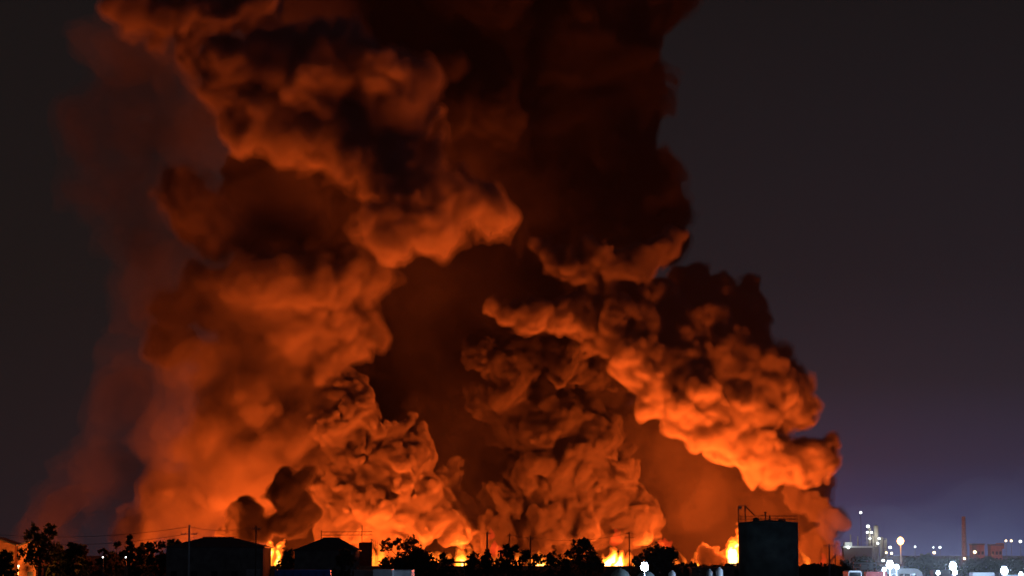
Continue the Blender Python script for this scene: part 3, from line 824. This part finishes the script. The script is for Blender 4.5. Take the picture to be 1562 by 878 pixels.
def process_tower():
    xc = hx(1336, YR)
    t = thing('process_tower', (xc, YR, 0), 'lit lattice process tower with columns and lamps on the refinery', 'tower')
    def X(px): return hx(px, YR) - xc
    for px, top, r in ((1327, 803, 1.3), (1337, 800, 2.0), (1345, 818, 1.7), (1351, 822, 1.4), (1332, 816, 1.2)):
        z = hz(top, YR)
        MB().lathe([(r, 0), (r, z - 1), (r * .4, z)], 14, (X(px), 0, 0)).build('column', M_conc, t, True)
    for py in (812, 820, 827, 833):
        z = hz(py, YR)
        MB().box(X(1322) + (812 - py) * .1, X(1352 if py > 815 else 1341), -3, 3, z - .25, z).build('platform', M_conc, t)
    for px in (1322, 1331, 1342, 1352):
        MB().bar((X(px), -3, 0), (X(px), -3, hz(812 if px < 1340 else 820, YR)), .25).build('frame_post', M_conc, t)
    for px, py, r in ((1324, 802, 1.5), (1323, 811, 1.0), (1329, 811, 1.1), (1327, 820.5, 1.0), (1341, 820.5, 1.05), (1339, 828, 1.05)):
        lampdot(t, px, py, YR - 4.5, E_small, r)
    point_light((X(1334), -12, hz(815, YR)), 9e3, (1, .9, .7), 1, t, 'tower_light')
process_tower()

def lamp_mast(label, px, py, Y, m, r, P=0, col=(1, 1, 1), foot=0.0):
    t = thing('lamp_mast', (hx(px, Y), Y, 0), label, 'lamp')
    z = hz(py, Y)
    MB().bar((0, 0, 0), (0, 0, z - r), .22, 6, .14).build('post', M_steel, t)
    MB().lathe([(r * .5, z - r * .85), (r, z - r * .3), (r, z + r * .3), (r * .5, z + r * .85)], 10).build('bulb', m, t)
    if P: point_light((0, -3, z), P, col, .5, t, 'mast_light')
    return t

def process_building():
    xa, xb = hx(1287, 1700), hx(1330, 1700); xc = (xa + xb) / 2
    t = thing('process_building', (xc, 1700, 0), 'floodlit white platform building with two stacks by the smoke edge', 'building')
    z = hz(832, 1700)
    MB().box(xa - xc, xb - xc, 0, 10, 0, z - 1.2).build('wall', M_steel, t)
    MB().box(xa - xc - .5, xb - xc + .5, -.5, 10.5, z - 1.196, z).build('roof', M_white, t)
    MB().box(xa - xc + 1, xa - xc + 6.5, 1, 8, z + .004, hz(826, 1700)).build('roof_house', M_white, t)
    for px, top in ((1299, 814), (1310, 817)):
        x = hx(px, 1700) - xc
        MB().lathe([(.55, z), (.45, hz(top, 1700))], 12, (x, 4, 0)).build('stack', M_conc, t)
    lampdot(t, 1294, 834, 1698, E_small, 1.15)
    point_light((-8, -14, z + 9), 6e3, (.9, 1, .95), 1, t, 'building_light')
process_building()

def flare():
    t = thing('flare_stack', (hx(1374, 1500), 1500, 0), 'slim flare stack topped by a glowing orange ball of flame', 'flare stack')
    z = hz(829, 1500)
    MB().bar((0, 0, 0), (0, 0, z), .5, 8, .3).build('stack', M_galv, t)
    MB().lathe([(.5, z - .4), (1.8, z + .6), (2.3, z + 2.0), (1.7, z + 3.5), (.4, z + 4.6)], 14).build('flame', E_flare, t, True)
    point_light((0, -4, z + 2), 1.5e4, (1, .35, .08), 1.5, t, 'flare_light')
flare()
lamp_mast('high lone lamp floating above the process tower', 1314, 781, 1800, E_small, .85)
for px, py, m, r, lab in (
        (1358, 834, E_small, 1.0, 'white lamp on a mast at the foot of the process tower'),
        (1352, 842, E_warm, .7, 'yellow lamp low before the process tower, twin of a paler one'),
        (1360, 843, E_warm, .85, 'paler yellow lamp low before the process tower'),
        (1347, 854, E_small, .95, 'white lamp just above the small coach floodlight'),
        (1396, 833, E_small, .6, 'small faint lamp alone past the flare stack'),
        (1424, 834, E_small, .45, 'faint tiny lamp beside a brighter one'),
        (1434, 834, E_small, .8, 'white lamp between the flare stack and the chimney'),
        (1425, 842, E_warm, 1.0, 'warm lamp below the pair of white lamps'),
        (1487, 841, E_warm, 1.1, 'warm lamp before the nearer brick building'),
        (1471, 851, E_warm, .85, 'warm lamp low under the faint chimney'),
        (1491, 854, E_small, .9, 'white lamp low under the nearer brick building'),
        (1535, 824, E_warm, .75, 'first of two warm lamps high past the brick buildings'),
        (1543, 824, E_warm, .8, 'second of two warm lamps high past the brick buildings'),
        (1557, 825, E_small, 1.0, 'bright white lamp after the two high warm lamps'),
        (192, 849, E_small, .5, 'small white lamp among the dark trees of the row'),
        (157, 849, E_small, .6, 'white-green lamp inside the thin-leaved tree')):
    if px > 200:
        lamp_mast(lab, px, py, 1400, m, r * .8, 2e3 if px == 1471 else 0, (.8, .8, 1))
    else:
        lamp_mast(lab, px, py, 455, m, .13)

def chimney():
    Y = 1425.0; z = hz(787, Y)
    t = thing('chimney', (hx(1471, Y), Y, 0), 'tall faint chimney rising out of the blue haze', 'chimney')
    MB().lathe([(1.8, 0), (1.1, z - .8), (1.25, z - .6), (1.25, z)], 18).build('stack', M_conc, t)
    for k in range(3):
        zz = z * (.5 + .15 * k)
        MB().lathe([(1.4, zz), (1.6, zz + .25), (1.4, zz + .5)], 18).build('band', M_conc, t)
chimney()

def far_block(label, px0, px1, top, Y, gable):
    xa, xb = hx(px0, Y), hx(px1, Y); xc = (xa + xb) / 2; z = hz(top, Y)
    t = thing('brick_building', (xc, Y, 0), label, 'building')
    L = xb - xc
    MB().box(-L, L, 0, 10, 0, z - 1).build('wall', M_brick, t)
    MB().box(-L - .4, L + .4, -.4, 10.4, z - .996, z).build('roof', M_roof, t)
    if gable: MB().box(L * .3, L * 1.5, 2, 8, z - 3, z - .5 + 1.2).build('annex', M_brick, t)
    for r in range(2):
        for k in range(3):
            x = -L + (k + .5) * 2 * L / 3
            wd = MB().box(x - .7, x + .7, -.08, .02, 2 + r * 4, 4 + r * 4).build('window', M_glass, t)
            MB().box(x - .9, x + .9, -.2, 0, 1.75 + r * 4, 1.99 + r * 4).build('sill', M_conc, wd)
    point_light((0, -14, 6), 3.5e2, (1, .5, .2), .5, t, 'yard_light')
far_block('faint red-brick building under the warm lamp past the chimney', 1484, 1502, 828, 1450, False)
far_block('faint red-brick building with an annex farther from the chimney', 1512, 1529, 829, 1460, True)

# added mist that imitates the lamps' glow over the vehicle yard
glow_lobes = [(1345 + k * 34, 862 + (k % 3) * 4, 30 + (k * 7) % 12, -914 + (k % 3) * 5) for k in range(9)]
smoke('glow_mist', 'thin mist added to make lamp glow over the floodlit vehicle yard', [(a_, b_, c_ * (2.4 if a_ > 1390 else 1.7), d_) for a_, b_, c_, d_ in glow_lobes], 21, .8, ((1, .0013, 0), (-4, .001, 0)), vox=1.0, kids=(6,), rough=.5, warp=(3., 14.))

# ------------------------------------------------------------------ haze
hb = MB().box(-2500, 2500, -20, 3000, -1, 345)
hm = bpy.data.materials.new('haze'); hm.use_nodes = True
t = hm.node_tree; t.nodes.clear()
o = t.nodes.new('ShaderNodeOutputMaterial'); v = t.nodes.new('ShaderNodeVolumePrincipled')
v.inputs['Density'].default_value = 2.0e-5
v.inputs['Color'].default_value = (.8, .8, .85, 1)
t.links.new(v.outputs[0], o.inputs['Volume'])
tag(hb.build('haze', hm), 'thin night haze over the whole site', kind='stuff')
